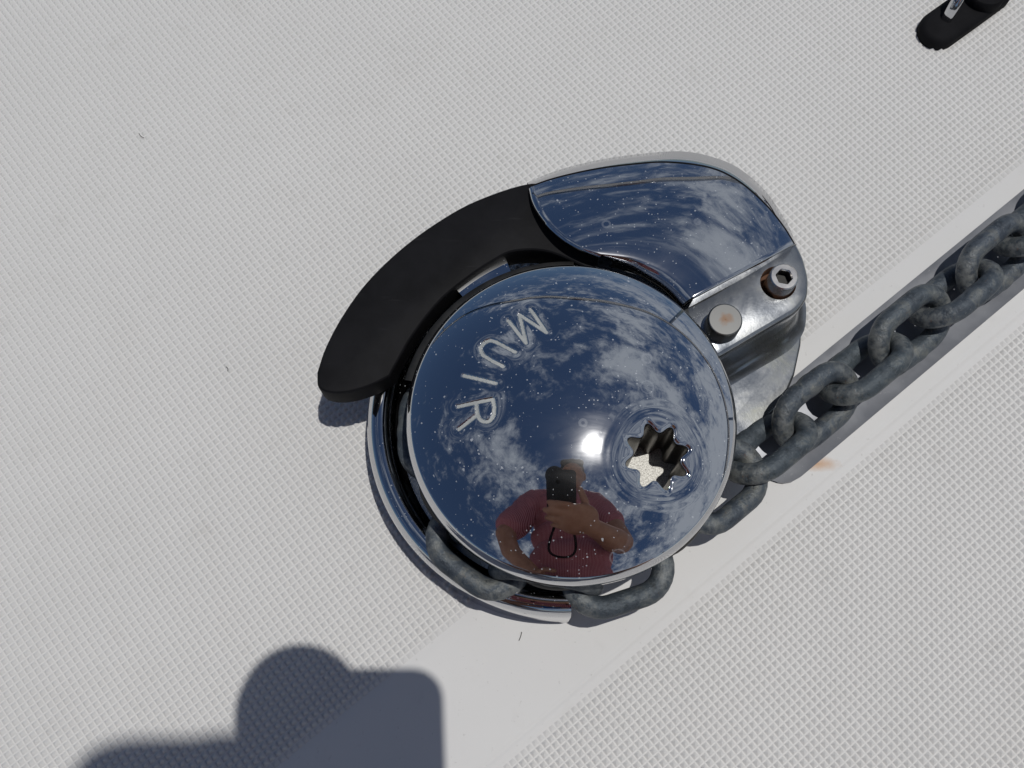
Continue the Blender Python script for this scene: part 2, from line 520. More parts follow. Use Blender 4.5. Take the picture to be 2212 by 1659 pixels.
def tread(name, t0, t1, n0, n1, half_edge):
    """moulded anti-slip relief: square field of little pyramids with flat lanes between"""
    nt_, nn_ = int((t1 - t0) / PITCH), int((n1 - n0) / PITCH)
    if half_edge == 'low': base_n = n0
    else: base_n = n1 - nn_ * PITCH
    i, j = np.meshgrid(np.arange(nt_), np.arange(nn_), indexing='ij')
    i, j = i.ravel(), j.ravel()
    N = len(i)
    lane = 0.20 * PITCH / 2
    T0, T1 = t0 + i * PITCH + lane, t0 + (i + 1) * PITCH - lane
    M0, M1 = base_n + j * PITCH + lane, base_n + (j + 1) * PITCH - lane
    hgt = 0.00155 * (1 + rng.normal(0, 0.035, N))
    edge = (j == 0) if half_edge == 'low' else (j == nn_ - 1)
    hgt = np.where(edge, hgt * 0.45, hgt)
    ct = (T0 + T1) / 2 - 0.04 * PITCH + rng.normal(0, 0.025 * PITCH, N); cn = (M0 + M1) / 2 + 0.03 * PITCH + rng.normal(0, 0.025 * PITCH, N)
    zb = 0.00004
    s = 0.035 * PITCH
    def V(t, n, z):
        z = np.broadcast_to(z, t.shape)
        return np.stack([t * TA.x + n * NA.x, t * TA.y + n * NA.y, z], 1)
    jit = lambda: rng.normal(0, 0.009 * PITCH, N)
    vs = [V(T0 + jit(), M0 + jit(), zb), V(T1 + jit(), M0 + jit(), zb), V(T1 + jit(), M1 + jit(), zb), V(T0 + jit(), M1 + jit(), zb),
          V(ct - s, cn - s, hgt), V(ct + s, cn - s, hgt), V(ct + s, cn + s, hgt), V(ct - s, cn + s, hgt)]
    verts = np.stack(vs, 1).reshape(-1, 3)
    b = (np.arange(N) * 8)[:, None]
    q = np.concatenate([b + np.array(f) for f in ((0, 1, 5, 4), (1, 2, 6, 5), (2, 3, 7, 6), (3, 0, 4, 7), (4, 5, 6, 7))])
    o = np_mesh(name, verts, q, TREAD, deck, smooth=False)
    tag(o, kind='stuff')
tread("nonskid_tread", -0.36, 0.66, N_UP, 0.58, 'low')
tread("nonskid_tread", -0.26, 0.62, -0.26, N_LO, 'high')

# ------------------------------------------------------------------ windlass
WC = Vector((0.0245, 0.1122, 0))          # spindle axis
wl_ = empty("anchor_windlass", WC)
tag(wl_, "chrome anchor windlass with domed cap, black curved arm and hooded side housing", "windlass")

# base plate: bow-shaped casting, right-hand lobe under the bolt block
def pol(r, a): return Vector((WC.x + r * math.cos(R(a)), WC.y + r * math.sin(R(a)), 0))
lobe = [at(x, y, 0.010) for x, y in ((1650, 908), (1692, 868), (1716, 810), (1730, 745), (1733, 690), (1722, 640))]
out = [pol(0.050, -50)] + lobe + [at(1640, 560, 0.010), at(1500, 520, 0.010), at(1350, 520, 0.010)] + \
      [pol(0.074, a) for a in range(125, 275, 8)] + [pol(0.060, -66)]
bm = bmesh.new()
prism(bm, [(p.x, p.y) for p in out], 0.0002, 0.0105, 0.0012)
finish("base_plate", bm, SATIN, wl_)
# guard ring round the chain wheel
bm = bmesh.new()
RCC = Vector((0.0215, 0.1186, 0))
ring_prof = [(0.0860, 0.0002), (0.0857, 0.0040), (0.0855, 0.0120), (0.0854, 0.0200), (0.0853, 0.0236), (0.0850, 0.0258), (0.0843, 0.0278), (0.0832, 0.0294), (0.0817, 0.0306), (0.0800, 0.0313),
             (0.0783, 0.0314), (0.0769, 0.0309), (0.0759, 0.0297), (0.0753, 0.0278), (0.0750, 0.020), (0.0742, 0.0125), (0.071, 0.0102)]
lathe(bm, ring_prof, RCC, 140, R(122), R(272))
bm.faces.ensure_lookup_table()
# close the two ends
for s in (0, 140):
    vs = [v for k, v in enumerate(bm.verts) if k % 141 == s]
    bm.faces.new(vs)
finish("guard_ring", bm, CHROME2, wl_)
# chain wheel with pockets
def pocket(a, r, z):
    if r < 0.045: return 1
    k = 0.5 + 0.5 * math.cos(7 * (a - R(-72)))
    return 1 - 0.16 * max(0, k) ** 1.5 * min(1, (r - 0.045) / 0.02)
bm = bmesh.new()
lathe(bm, [(0.0500, 0.0300), (0.0500, 0.0480), (0.060, 0.0470), (0.0672, 0.0445), (0.0695, 0.0415), (0.0698, 0.0390), (0.060, 0.0365), (0.0545, 0.0315), (0.0545, 0.0270),
           (0.060, 0.0215), (0.0685, 0.0185), (0.0690, 0.0160), (0.060, 0.0140), (0.0500, 0.0115)], WC, 168, mod=pocket)
finish("chain_wheel", bm, DARKIRON, wl_)
DC = Vector((0.0242, 0.1105, 0))          # axis of the cap at its own height
# bright collar above the wheel
bm = bmesh.new()
lathe(bm, [(0.056, 0.0560), (0.0610, 0.0560), (0.0628, 0.0552), (0.0632, 0.0530), (0.0625, 0.0470), (0.056, 0.0470)], DC, 128)
finish("collar", bm, SATIN, wl_)

# grey scraper shoe between the wheel and the black arm
bm = bmesh.new()
lathe(bm, [(0.056, 0.0440), (0.056, 0.0478), (0.0700, 0.0478), (0.0718, 0.0470), (0.0724, 0.0455), (0.0720, 0.0400), (0.056, 0.0400)], WC, 60, R(88), R(166))
finish("scraper_shoe", bm, DARKIRON, wl_)
bm = bmesh.new()
lathe(bm, [(0.0690, 0.0428), (0.0760, 0.0430), (0.0815, 0.0428), (0.0830, 0.0420), (0.0835, 0.0395), (0.0690, 0.0395)], WC, 24, R(110), R(129))
finish("wheel_flange", bm, CHROME2, wl_)
# --- domed cap
ZA, RS, KS, R0 = 0.0770, 0.16, 0.30, 0.055
def dome_z(r): return ZA - (r * r / 2 / RS + KS * r ** 4 / (4 * RS * R0 * R0))
SC = at(1422, 982, 0.0740)                     # spanner socket axis
def star_r(th):
    ph = (th - R(16.5)) * 8
    w = np.cos(ph) + 0.10 * np.cos(2 * ph) - 0.03 * np.cos(3 * ph)
    return 0.01115 + 0.00190 * w
A_TOP = 0.0650
th = np.concatenate([np.linspace(R(128), R(196), 560, endpoint=False), np.linspace(R(196), R(488), 620, endpoint=False)])
NTH = len(th)
dx, dy = np.cos(th), np.sin(th)
ox, oy = SC.x - DC.x, SC.y - DC.y
bq = ox * dx + oy * dy
rim_d = -bq + np.sqrt(bq * bq - (ox * ox + oy * oy - A_TOP ** 2))
sr = star_r(th)
NR = 330
uu = np.linspace(0, 1, NR) ** 1.25
dist = uu[:, None] * (rim_d - sr)[None, :]
X = SC.x + dx * (sr + dist); Y = SC.y + dy * (sr + dist)
rr = np.hypot(X - DC.x, Y - DC.y)
Z = dome_z(rr)
rho = np.hypot(X - SC.x, Y - SC.y)
Z -= 0.0005 * np.exp(-(dist / 0.0011) ** 2) + 0.0009 * np.exp(-((rho - 0.009) / 0.0070) ** 2) + 0.000022 * np.sin((rho - 0.012) * 1700 + 1.5 * np.sin(3 * th)[None, :]) * np.exp(-((rho - 0.017) / 0.005) ** 2)
# lettering, measured as pen strokes
def zl(x, y):
    p = at((1600 + x / 2.37) / 1.85172, (1050 + y / 2.37) / 1.85172, 0.0722)
    return (p.x, p.y)
def arcpts(pts, n=10): return [(v.x, v.y) for v in catmull([(a, b, 0) for a, b in pts], n)]
LET = {
    'M': [[(1025, 527), (1193, 768), (1131, 470), (1386, 668), (1240, 422)]],
    'U': [[(1092, 856), (985, 790)] + arcpts([(905, 738), (850, 722), (795, 745), (760, 795), (782, 862)]) + [(860, 920), (978, 992)]],
    'I': [[(602, 1052), (908, 1152)]],
    'R': [[(548, 1347), (880, 1303)] + arcpts([(880, 1303), (895, 1385), (888, 1455), (850, 1505), (800, 1510), (752, 1478), (732, 1420), (722, 1335)]),
          [(735, 1440), (556, 1562)]]}
def seg_dist(px, py, a, b):
    ax, ay = a; bx, by = b
    vx, vy = bx - ax, by - ay
    L = vx * vx + vy * vy
    t = np.clip(((px - ax) * vx + (py - ay) * vy) / max(L, 1e-12), 0, 1)
    return np.hypot(px - ax - t * vx, py - ay - t * vy)
ld = {}
for k, strokes in LET.items():
    d = np.full(X.shape, 1.0)
    for s in strokes:
        w = [zl(*p) for p in s]
        for a, b in zip(w, w[1:]): d = np.minimum(d, seg_dist(X, Y, a, b))
    ld[k] = d
dl = np.minimum.reduce(list(ld.values()))
HW = 0.00074
sm = np.clip((dl - (HW - 0.0001)) / 0.00035, 0, 1); sm = sm * sm * (3 - 2 * sm)
Z -= 0.00045 * (1 - sm) + 0.00018 * np.exp(-(dl / 0.0024) ** 2)
V = [np.stack([X, Y, Z], 2)]
# rolled edge and skirt
ux, uy = (X[-1] - DC.x) / A_TOP, (Y[-1] - DC.y) / A_TOP
sl0 = A_TOP / RS * (1 + KS * (A_TOP / R0) ** 2)
a_0 = R(47); rf = 0.0098
zc_, rc_ = dome_z(A_TOP) - rf * math.cos(a_0), A_TOP - rf * math.sin(a_0)
for k in range(1, 9):
    a = a_0 + (math.pi / 2 - a_0) * k / 8
    r_ = rc_ + rf * math.sin(a); z_ = zc_ + rf * math.cos(a)
    V.append(np.stack([DC.x + ux * r_, DC.y + uy * r_, np.full(NTH, z_)], 1)[None])
r_e = rc_ + rf
for r_, z_ in ((r_e, zc_ - 0.0032), (r_e - 0.0004, zc_ - 0.0040), (r_e - 0.0014, zc_ - 0.0044), (r_e - 0.006, zc_ - 0.0044), (r_e - 0.007, zc_ + 0.001)):
    V.append(np.stack([DC.x + ux * r_, DC.y + uy * r_, np.full(NTH, z_)], 1)[None])
V = np.concatenate(V, 0)
rowsN = V.shape[0]
ii, jj = np.meshgrid(np.arange(rowsN - 1), np.arange(NTH), indexing='ij')
j2 = (jj + 1) % NTH
quads = np.stack([ii * NTH + jj, (ii + 1) * NTH + jj, (ii + 1) * NTH + j2, ii * NTH + j2], -1)
fd = np.full((rowsN - 1, NTH), 1.0); which = np.zeros((rowsN - 1, NTH), int)
for k, (name, d) in enumerate(ld.items()):
    dc = 0.25 * (d[:-1] + d[1:] + np.roll(d, -1, 1)[:-1] + np.roll(d, -1, 1)[1:])
    blk = dc < HW - 0.00012
    sub = which[:NR - 1]; sub[blk] = k + 1
flatV = V.reshape(-1, 3)
cap = np_mesh("dome_cap", flatV, quads[which == 0], CHROME, wl_, ang=50)
for k, name in enumerate(ld):
    q = quads[which == k + 1]
    ids, inv = np.unique(q, return_inverse=True)
    o = np_mesh("letter", flatV[ids], inv.reshape(-1, 4), LETTER, cap, smooth=True)
    o['label'] = "engraved letter %s filled pale grey" % name
# spanner socket: wall and floor
bm = bmesh.new()
nb = 320
thb = np.linspace(0, 2 * np.pi, nb, endpoint=False)
rb = star_r(thb)
def srow(off, z): return [(SC.x + (rb[k] + off) * math.cos(thb[k]), SC.y + (rb[k] + off) * math.sin(thb[k]), z(k) if callable(z) else z) for k in range(nb)]
def ztop(k):
    x, y = SC.x + rb[k] * math.cos(thb[k]) - DC.x, SC.y + rb[k] * math.sin(thb[k]) - DC.y
    return float(dome_z(math.hypot(x, y))) - 0.00142
rings(bm, [srow(0.0, ztop), srow(-0.00025, lambda k: ztop(k) - 0.0006), srow(-0.0003, 0.062), srow(-0.0003, 0.0365)])
finish("socket_wall", bm, SOCKET, cap, ang=40)
bm = bmesh.new()
bmesh.ops.create_circle(bm, cap_ends=True, radius=0.0142, segments=64, matrix=Matrix.Translation((SC.x, SC.y, 0.0370)))
finish("socket_floor", bm, ALU, cap, smooth=False)

# --- black curved arm (chain stripper)
ZARM = 0.048
outer = [(1300, 430), (1225, 410), (1148, 394), (1030, 431), (940, 481), (860, 541), (790, 610), (738, 682), (702, 750), (684, 803)]
tip = [(687, 835), (712, 848), (752, 847), (800, 833), (842, 812)]
inner = [(858, 782), (893, 722), (950, 650), (1010, 600), (1062, 565), (1112, 542), (1190, 545), (1290, 590)]
pl = [at(x, y, ZARM) for x, y in outer]
poly = catmull(pl, 5)[:-1] + catmull([at(x, y, ZARM) for x, y in [outer[-1]] + tip], 5)[:-1] + catmull([at(x, y, ZARM) for x, y in [tip[-1]] + inner], 5)
bm = bmesh.new()
prism(bm, [(p.x, p.y) for p in poly], 0.0335, ZARM, 0.0016, 3)
arm = finish("curved_arm", bm, BLACK, wl_, ang=24)

# --- hood
ZI, ZO, ZL = 0.0580, 0.0502, 0.0395
NU, NV = 72, 40
def bulge(u, v):
    # crown close to the inner edge, falling ever more steeply to the outer rim
    return 0.0078 * v - (-0.0036 * v + 0.0094 * v ** 2 + 0.0020 * v ** 4)
def coons():
    Ic = resample(catmull([at(x, y, ZI) for x, y in ((1300, 550), (1365, 556), (1422, 576), (1464, 605), (1498, 641))], 8), NU)
    Oc = resample(catmull([at(x, y, ZO) for x, y in ((1146, 404), (1200, 386), (1280, 368), (1360, 357), (1440, 352), (1530, 363), (1592, 391), (1650, 440), (1690, 488), (1714, 526))], 8), NU)
    lf_px = resample(catmull([Vector((x, y, 0)) for x, y in ((1300, 550), (1266, 537), (1225, 515), (1190, 485), (1165, 453), (1152, 428), (1146, 404))], 8), NV)
    rt_px = resample([Vector((1498, 641, 0)), Vector((1714, 526, 0))], NV)
    Lf, Rt = [], []
    for k in range(NV):
        v = k / (NV - 1); z = ZI + (ZO - ZI) * v
        Lf.append(at(lf_px[k].x, lf_px[k].y, z + bulge(0, v))); Rt.append(at(rt_px[k].x, rt_px[k].y, z + bulge(1, v)))
    S = []
    for a in range(NU):
        u = a / (NU - 1); row = []
        for b in range(NV):
            v = b / (NV - 1)
            p = Ic[a] * (1 - v) + Oc[a] * v + Lf[b] * (1 - u) + Rt[b] * u - (Ic[0] * (1 - u) * (1 - v) + Ic[-1] * u * (1 - v) + Oc[0] * (1 - u) * v + Oc[-1] * u * v)
            row.append(Vector((p.x, p.y, ZI + (ZO - ZI) * v + bulge(u, v))))
        S.append(row)
    return S
S = coons()
lip = resample(catmull([at(x, y, ZL) for x, y in ((1139, 394), (1190, 373), (1250, 355), (1330, 339), (1430, 328), (1485, 328), (1535, 338), (1592, 361), (1652, 411), (1698, 478), (1721, 528))], 8), NU)
bm = bmesh.new()
rows = []
for a in range(NU):
    p_in, p_out, L = S[a][0], S[a][-1], lip[a]
    din = (S[a][0] - S[a][3]); din.z = 0; din.normalize()
    inner_skirt = [p_in + din * a_ + Vector((0, 0, -b_)) for a_, b_ in ((0.0040, 0.0098), (0.0053, 0.0054), (0.0050, 0.0039), (0.0043, 0.0026), (0.0034, 0.0015), (0.0028, 0.00105), (0.0022, 0.00067), (0.0016, 0.0004), (0.0009, 0.00017))]
    mid1 = p_out.lerp(L, 0.05); mid1.z = p_out.z - 0.0026
    mid2 = p_out.lerp(L, 0.16); mid2.z = p_out.z - 0.0029
    mid3 = p_out.lerp(L, 0.62); mid3.z = p_out.z - 0.0029 - (p_out.z - 0.0029 - L.z) * 0.52
    dout = (L - p_out); dout.z = 0; dout.normalize()
    low = [L + dout * 0.0003 + Vector((0, 0, -0.0022)), L - dout * 0.003 + Vector((0, 0, -0.0035)), L - dout * 0.010 + Vector((0, 0, -0.0300))]
    rows.append(inner_skirt + S[a] + [mid1, mid2, mid3, L] + low)
rings(bm, rows, closed=False)
edge_bead_pts = [S[a][-1] + Vector((0, 0, -0.0009)) + (lip[a] - S[a][-1]) * 0.06 for a in range(NU)]
# thickness of the open end over the arm, and the end wall by the bolts
def skirt(row, dz, push):
    top = [bm.verts.new(p) for p in row]
    bot = [bm.verts.new(p + Vector((0, 0, -dz)) + push) for p in row]
    for i in range(len(row) - 1): bm.faces.new((top[i], top[i + 1], bot[i + 1], bot[i]))
def edge_strip(row, steps):
    prev = [bm.verts.new(p) for p in row]
    for off in steps:
        cur = [bm.verts.new(p + off) for p in row]
        for i in range(len(row) - 1): bm.faces.new((prev[i], prev[i + 1], cur[i + 1], cur[i]))
        prev = cur
edge_strip(S[0], [Vector((-0.0005, -0.0005, -0.0003)), Vector((-0.0009, -0.0009, -0.0009)), Vector((-0.0009, -0.0009, -0.0018)), Vector((0.0006, 0.0006, -0.0024))])
dwn = Vector((0.50, -0.86, 0)).normalized()
edge_strip(S[-1], [dwn * 0.0003 + Vector((0, 0, -0.0002)), dwn * 0.0005 + Vector((0, 0, -0.0006)), dwn * 0.0004 + Vector((0, 0, -0.0030)), dwn * 0.0000 + Vector((0, 0, -0.0125))])
bmesh.ops.remove_doubles(bm, verts=bm.verts[:], dist=1e-5)
hood = finish("hood", bm, CHROME_H, wl_, ang=42)
bm = bmesh.new()
tube(bm, edge_bead_pts, 0.00095, 8)  # added black bead that draws the dark line along the hood's edge
finish("dark_edge_bead", bm, RUBBER, hood)

# --- block carrying the bolts
ZB = 0.0450
bpx = [(1440, 690), (1490, 645), (1600, 582), (1716, 516), (1736, 556), (1747, 600), (1745, 640), (1722, 671), (1650, 712), (1565, 763), (1500, 800)]
poly = [at(x, y, ZB) for x, y in bpx]
bm = bmesh.new()
pp = [Vector((p.x, p.y, 0)) for p in poly]
m_ = len(pp); rows = []
cen = sum(pp, Vector()) / m_
fine = []
for i in range(m_):
    for k in range(6): fine.append(pp[i].lerp(pp[(i + 1) % m_], k / 6))
fine = [(fine[i - 2] + 2 * fine[i - 1] + 3 * fine[i] + 2 * fine[(i + 1) % len(fine)] + fine[(i + 2) % len(fine)]) / 9 for i in range(len(fine))]
nf = len(fine)
def off_row(o, z):
    r = []
    for i in range(nf):
        e = (fine[(i + 1) % nf] - fine[i - 1]).normalized(); nn = Vector((e.y, -e.x, 0))
        if (fine[i] - cen).dot(nn) < 0: nn = -nn
        p = fine[i] + nn * o
        r.append((p.x, p.y, z))
    return r
rows = [off_row(0.0085, 0.0104), off_row(0.0050, 0.0120), off_row(0.0022, 0.0155), off_row(0.0006, 0.022), off_row(0.0003, 0.034), off_row(0.0004, ZB - 0.0030), off_row(0.0, ZB - 0.0013), off_row(-0.0006, ZB - 0.0004), off_row(-0.0016, ZB)]
vr = rings(bm, rows)
# flat top with the counterbore left open
CB = at(1681, 611, ZB); RB = 0.0079
hole = [bm.verts.new((CB.x + RB * math.cos(2 * math.pi * k / 40), CB.y + RB * math.sin(2 * math.pi * k / 40), ZB)) for k in range(40)]
he = [bm.edges.new((hole[k], hole[(k + 1) % 40])) for k in range(40)]
te = []
for i in range(nf):
    e = bm.edges.get((vr[-1][i], vr[-1][(i + 1) % nf])); te.append(e)
bmesh.ops.triangle_fill(bm, use_beauty=True, use_dissolve=False, edges=te + he)
bm.normal_update()
block = finish("bolt_block", bm, SATIN, wl_, ang=40)
bm = bmesh.new()
lathe(bm, [(RB, ZB), (RB - 0.0003, ZB - 0.0006), (RB - 0.0004, ZB - 0.007), (0.001, ZB - 0.0071)], CB, 40)
finish("counterbore", bm, RUST, block)
# socket-head screw, standing a little proud
def placed(name, bm, mat, parent, origin, ang=35):
    bmesh.ops.translate(bm, vec=-Vector(origin), verts=bm.verts[:])
    bmesh.ops.recalc_face_normals(bm, faces=bm.faces[:])
    me = bpy.data.meshes.new(name); bm.to_mesh(me); bm.free(); me.materials.append(mat); shade(me, ang)
    o = bpy.data.objects.new(name, me); link(o)
    o.parent = parent; o.matrix_parent_inverse = world_of(parent).inverted()
    o.location = origin
    return o
SH = at(1690, 604, 0.050); zt = 0.0535
bm = bmesh.new()
hexr = 0.0034
def hexrow(r, z):
    row = []
    for k in range(48):
        a = 2 * math.pi * k / 48
        q = (a + R(12)) % (math.pi / 3) - math.pi / 6
        row.append((SH.x + r * math.cos(math.pi / 6) / math.cos(q) * math.cos(a), SH.y + r * math.cos(math.pi / 6) / math.cos(q) * math.sin(a), z))
    return row
def cir(r, z): return [(SH.x + r * math.cos(2 * math.pi * k / 48), SH.y + r * math.sin(2 * math.pi * k / 48), z) for k in range(48)]
rings(bm, [cir(0.0062, 0.038), cir(0.0062, zt - 0.0010), cir(0.0060, zt - 0.0004), cir(0.0055, zt), hexrow(0.0039, zt), hexrow(hexr, zt - 0.0006), hexrow(hexr, zt - 0.0012)])
screw = placed("socket_screw", bm, BOLT, wl_, (SH.x, SH.y, zt - 0.005), 30)
bm = bmesh.new()
rings(bm, [hexrow(hexr, zt - 0.0012), hexrow(hexr, zt - 0.0050)], cap1=True)
finish("hex_recess", bm, DARKIRON, screw, 20)  # dark material puts the recess's shade into its colour
# headless pin with a rusty centre
PC = at(1567, 690, 0.0545); zp = 0.0545
bm = bmesh.new()
lathe(bm, [(0.0001, zp), (0.0067, zp), (0.0071, zp - 0.0002), (0.0073, zp - 0.0006), (0.0074, zp - 0.0011), (0.0074, 0.043)], PC, 56)
placed("headless_pin", bm, PIN, wl_, (PC.x, PC.y, zp), 18)

# ------------------------------------------------------------------ chain
LP = 0.0285
def link_mesh():
    d, rc = 0.00465, 0.01175
    hl = 0.0071
    path = []
    ns, na = 6, 14
    for k in range(ns): path.append((hl - 2 * hl * k / ns, rc))
    for k in range(na): a = math.pi / 2 + math.pi * k / na; path.append((-hl + rc * math.cos(a), rc * math.sin(a)))
    for k in range(ns): path.append((-hl + 2 * hl * k / ns, -rc))
    for k in range(na): a = -math.pi / 2 + math.pi * k / na; path.append((hl + rc * math.cos(a), rc * math.sin(a)))
    n = len(path); bm = bmesh.new(); rows = []
    for i in range(n):
        p = Vector((*path[i], 0)); e = (Vector((*path[(i + 1) % n], 0)) - Vector((*path[i - 1], 0))).normalized()
        side = Vector((e.y, -e.x, 0))
        w = d
        if p.y > rc * 0.9: w = d * (1 + 0.13 * math.exp(-((p.x - 0.0012) / 0.0016) ** 2) - 0.02 * math.exp(-((p.x + 0.0025) / 0.001) ** 2))
        rows.append([p + side * (w * math.cos(2 * math.pi * k / 16)) + Vector((0, 0, w * math.sin(2 * math.pi * k / 16))) for k in range(16)])
    rings(bm, rows + [rows[0]])
    bmesh.ops.remove_doubles(bm, verts=bm.verts[:], dist=1e-6)
    bmesh.ops.recalc_face_normals(bm, faces=bm.faces[:])
    me = bpy.data.meshes.new("link"); bm.to_mesh(me); bm.free(); me.materials.append(GALV); shade(me)
    return me
lm = link_mesh()
T0c, N0c, RG = 0.0893, 0.0130, 0.0640
chain = empty("anchor_chain", tn(0.25, N0c, 0.0))
tag(chain, "weathered grey anchor chain running along the steel tray into the windlass", "chain")
chain_inv = world_of(chain).inverted()
def smooth01(x): x = min(1, max(0, x)); return x * x * (3 - 2 * x)
k = 0
S0 = 0.2452 - T0c
for idx in range(8, -12, -1):
    s = S0 + idx * (LP if idx >= 0 else 0.0299)
    f = smooth01((s - 0.000) / 0.085)
    z = 0.0305 + (0.0172 - 0.0305) * f
    flat = (idx % 2 == 0)
    tilt = R(42) * smooth01((s - 0.01) / 0.06)
    if s >= 0:
        pos = tn(T0c + s, N0c, z); d = TA.copy(); d.z = (0.0172 - 0.0305) * (smooth01((s + .01) / .085) - smooth01((s - .01) / .085)) / 0.02
    else:
        a = R(-51.3) + s / 0.0635
        rg = RG - 0.007 * smooth01((-s - 0.09) / 0.05)
        pos = Vector((WC.x + rg * math.cos(a), WC.y + rg * math.sin(a), z)); d = Vector((-math.sin(a), math.cos(a), 0))
    d.normalize()
    h = Vector((0, 0, 1)).cross(d).normalized(); up = d.cross(h)
    ang = (tilt if flat else tilt + math.pi / 2) + R(random.uniform(-5, 5))
    wdir = h * math.cos(ang) + up * math.sin(ang); ndir = d.cross(wdir)
    M = Matrix((d, wdir, ndir)).transposed().to_4x4(); M.translation = pos
    o = bpy.data.objects.new("link", lm); link(o, chain)
    o.matrix_parent_inverse = chain_inv
    o.matrix_basis = M @ Matrix.Scale(1.035, 4) @ Matrix.Rotation(R(random.choice((0, 180))), 4, 'X') @ Matrix.Rotation(R(random.choice((0, 180))), 4, 'Z')

# ------------------------------------------------------------------ chain tray
bm = bmesh.new()
n0, n1, te0 = -0.0060, 0.0306, 0.1525
us = np.linspace(0, 1, 25)
def tray_z(n):
    u = (n - n0) / (n1 - n0)
    return 0.0040 - 0.0028 * math.sin(math.pi * u) ** 0.8
trows = []
for i, s in enumerate([0.0, 0.0012, 0.003, 0.006, 0.011, 0.018, 0.03, 0.06, 0.12, 0.2, 0.3, 0.45, 0.6]):
    t = te0 + s
    skew = 0.017 * max(0.0, 1 - s / 0.05)
    # rounded corners of the end
    cut = 0.011
    ins = cut - math.sqrt(max(0, cut * cut - (cut - min(s, cut)) ** 2)) if s < cut else 0
    lo, hi = n0 + ins * 0.75, n1 - ins
    row = [tn(t - skew * u, lo + (hi - lo) * u, tray_z(lo + (hi - lo) * u)) for u in us]
    row = [row[0] - Vector((0, 0, 0.0046))] + row + [row[-1] - Vector((0, 0, 0.0046))]
    trows.append(row)
vr = rings(bm, trows, closed=False)
low = [bm.verts.new((v.co.x, v.co.y, min(v.co.z, 0.0006))) for v in vr[0]]
for q in range(len(low) - 1): bm.faces.new((vr[0][q], vr[0][q + 1], low[q + 1], low[q]))
o = finish("chain_tray", bm, TRAY, ang=50)
tag(o, "stainless steel tray with rounded end lying under the anchor chain", "chain tray")

# ------------------------------------------------------------------ deck fitting in the far corner
pad_c0, pad_c1 = at(2031, 58, 0.006), at(2147, -25, 0.006)
fit = empty("deck_fitting", (pad_c0.x, pad_c0.y, 0))
tag(fit, "black rubber pad with a polished steel loop at the deck's far corner", "deck fitting")
ax = (pad_c1 - pad_c0).normalized(); ay = Vector((-ax.y, ax.x, 0))
Lp = (pad_c1 - pad_c0).length; rp = 0.0102
ol = []
for k in range(25): a = math.pi / 2 + math.pi * k / 24; ol.append(pad_c0 + ax * rp * math.cos(a) + ay * rp * math.sin(a))
for k in range(25): a = -math.pi / 2 + math.pi * k / 24; ol.append(pad_c1 + ax * rp * math.cos(a) + ay * rp * math.sin(a))
bm = bmesh.new()
prism(bm, [(p.x, p.y) for p in ol], 0.0002, 0.0075, 0.0035, 5)
finish("rubber_pad", bm, RUBBER, fit, ang=60)
bm = bmesh.new()
b0 = at(2045, 40, 0.0075); b1 = at(2069, 0, 0.018); b2 = at(2110, -65, 0.030)
pth = catmull([b0 - Vector((0, 0, 0.002)), b0 + Vector((0, 0, 0.001)), b1, b2, b2 + ax * 0.03], 6)
rows = []
for i, p in enumerate(pth):
    d = (pth[min(i + 1, len(pth) - 1)] - pth[max(0, i - 1)]).normalized()
    w = d.cross(Vector((0, 0, 1))).normalized(); u_ = w.cross(d)
    row = []
    for q in range(16):
        a = 2 * math.pi * q / 16
        row.append(p + w * (0.0028 * math.copysign(abs(math.cos(a)) ** 0.7, math.cos(a))) + u_ * (0.0020 * math.copysign(abs(math.sin(a)) ** 0.7, math.sin(a))))
    rows.append(row)
rings(bm, rows, True, True, True)
finish("steel_loop", bm, CHROME2, fit, ang=50)
bm = bmesh.new()
bc = at(2125, -12, 0.008)
lathe(bm, [(0.0105, 0.0070), (0.0105, 0.0120), (0.0098, 0.0130), (0.006, 0.0133), (0.0001, 0.0133)], bc, 48)
finish("rubber_boss", bm, RUBBER, fit)

# ------------------------------------------------------------------ lint on the deck
FIB = mat_plain("lint", (0.05, 0.05, 0.05), (0.10, 0.09, 0.08), 300, 0.9)
for k, (pts, lab) in enumerate((
        (((1127, 1365), (1125, 1374), (1121, 1384)), "short dark hair on the smooth strip below the windlass"),
        (((488, 792), (492, 796), (492, 802)), "tiny dark hair on the anti-slip deck left of the black arm"),
        (((300, 288), (304, 294), (311, 298)), "tiny curled hair on the anti-slip deck at upper left"))):
    bm = bmesh.new()
    tube(bm, catmull([at(x, y, 0.0011) for x, y in pts], 4), 0.00016, 6)
    tag(finish("hair_strand", bm, FIB), lab, "hair", "hairs lying on the deck")

# ------------------------------------------------------------------ pulpit rails over the bow (seen mirrored in the chrome)
def rail(name, pts, posts, label):
    root = empty(name, pts[0])
    tag(root, label, "guard rail")
    bm = bmesh.new(); tube(bm, catmull(pts, 10), 0.0150, 18); finish("top_tube", bm, STEELRAIL, root)
    for p in posts:
        bm = bmesh.new(); tube(bm, [Vector(p), Vector((p[0] * 1.03, p[1] * 1.03, 0.0))], 0.0115, 12)
        finish("post", bm, STEELRAIL, root)
rail("bow_rail", [(-1.3, .85, .50), (-1.12, 1.15, .50), (-.80, 1.30, .50), (-.50, 1.20, .50), (-.28, 1.07, .50), (-.07, 1.01, .50), (.10, .95, .50), (.34, .97, .50), (.62, 1.03, .50), (.92, .98, .50), (1.16, .76, .50), (1.22, .40, .50), (1.12, 0, .50), (1.05, -.5, .50), (1.05, -1.0, .50)],
     [(-.98, 1.27, .5), (.75, 1.03, .5), (1.22, .40, .5), (1.05, -1.0, .5)], "curved stainless bow rail mirrored as a thin dark line in the dome")

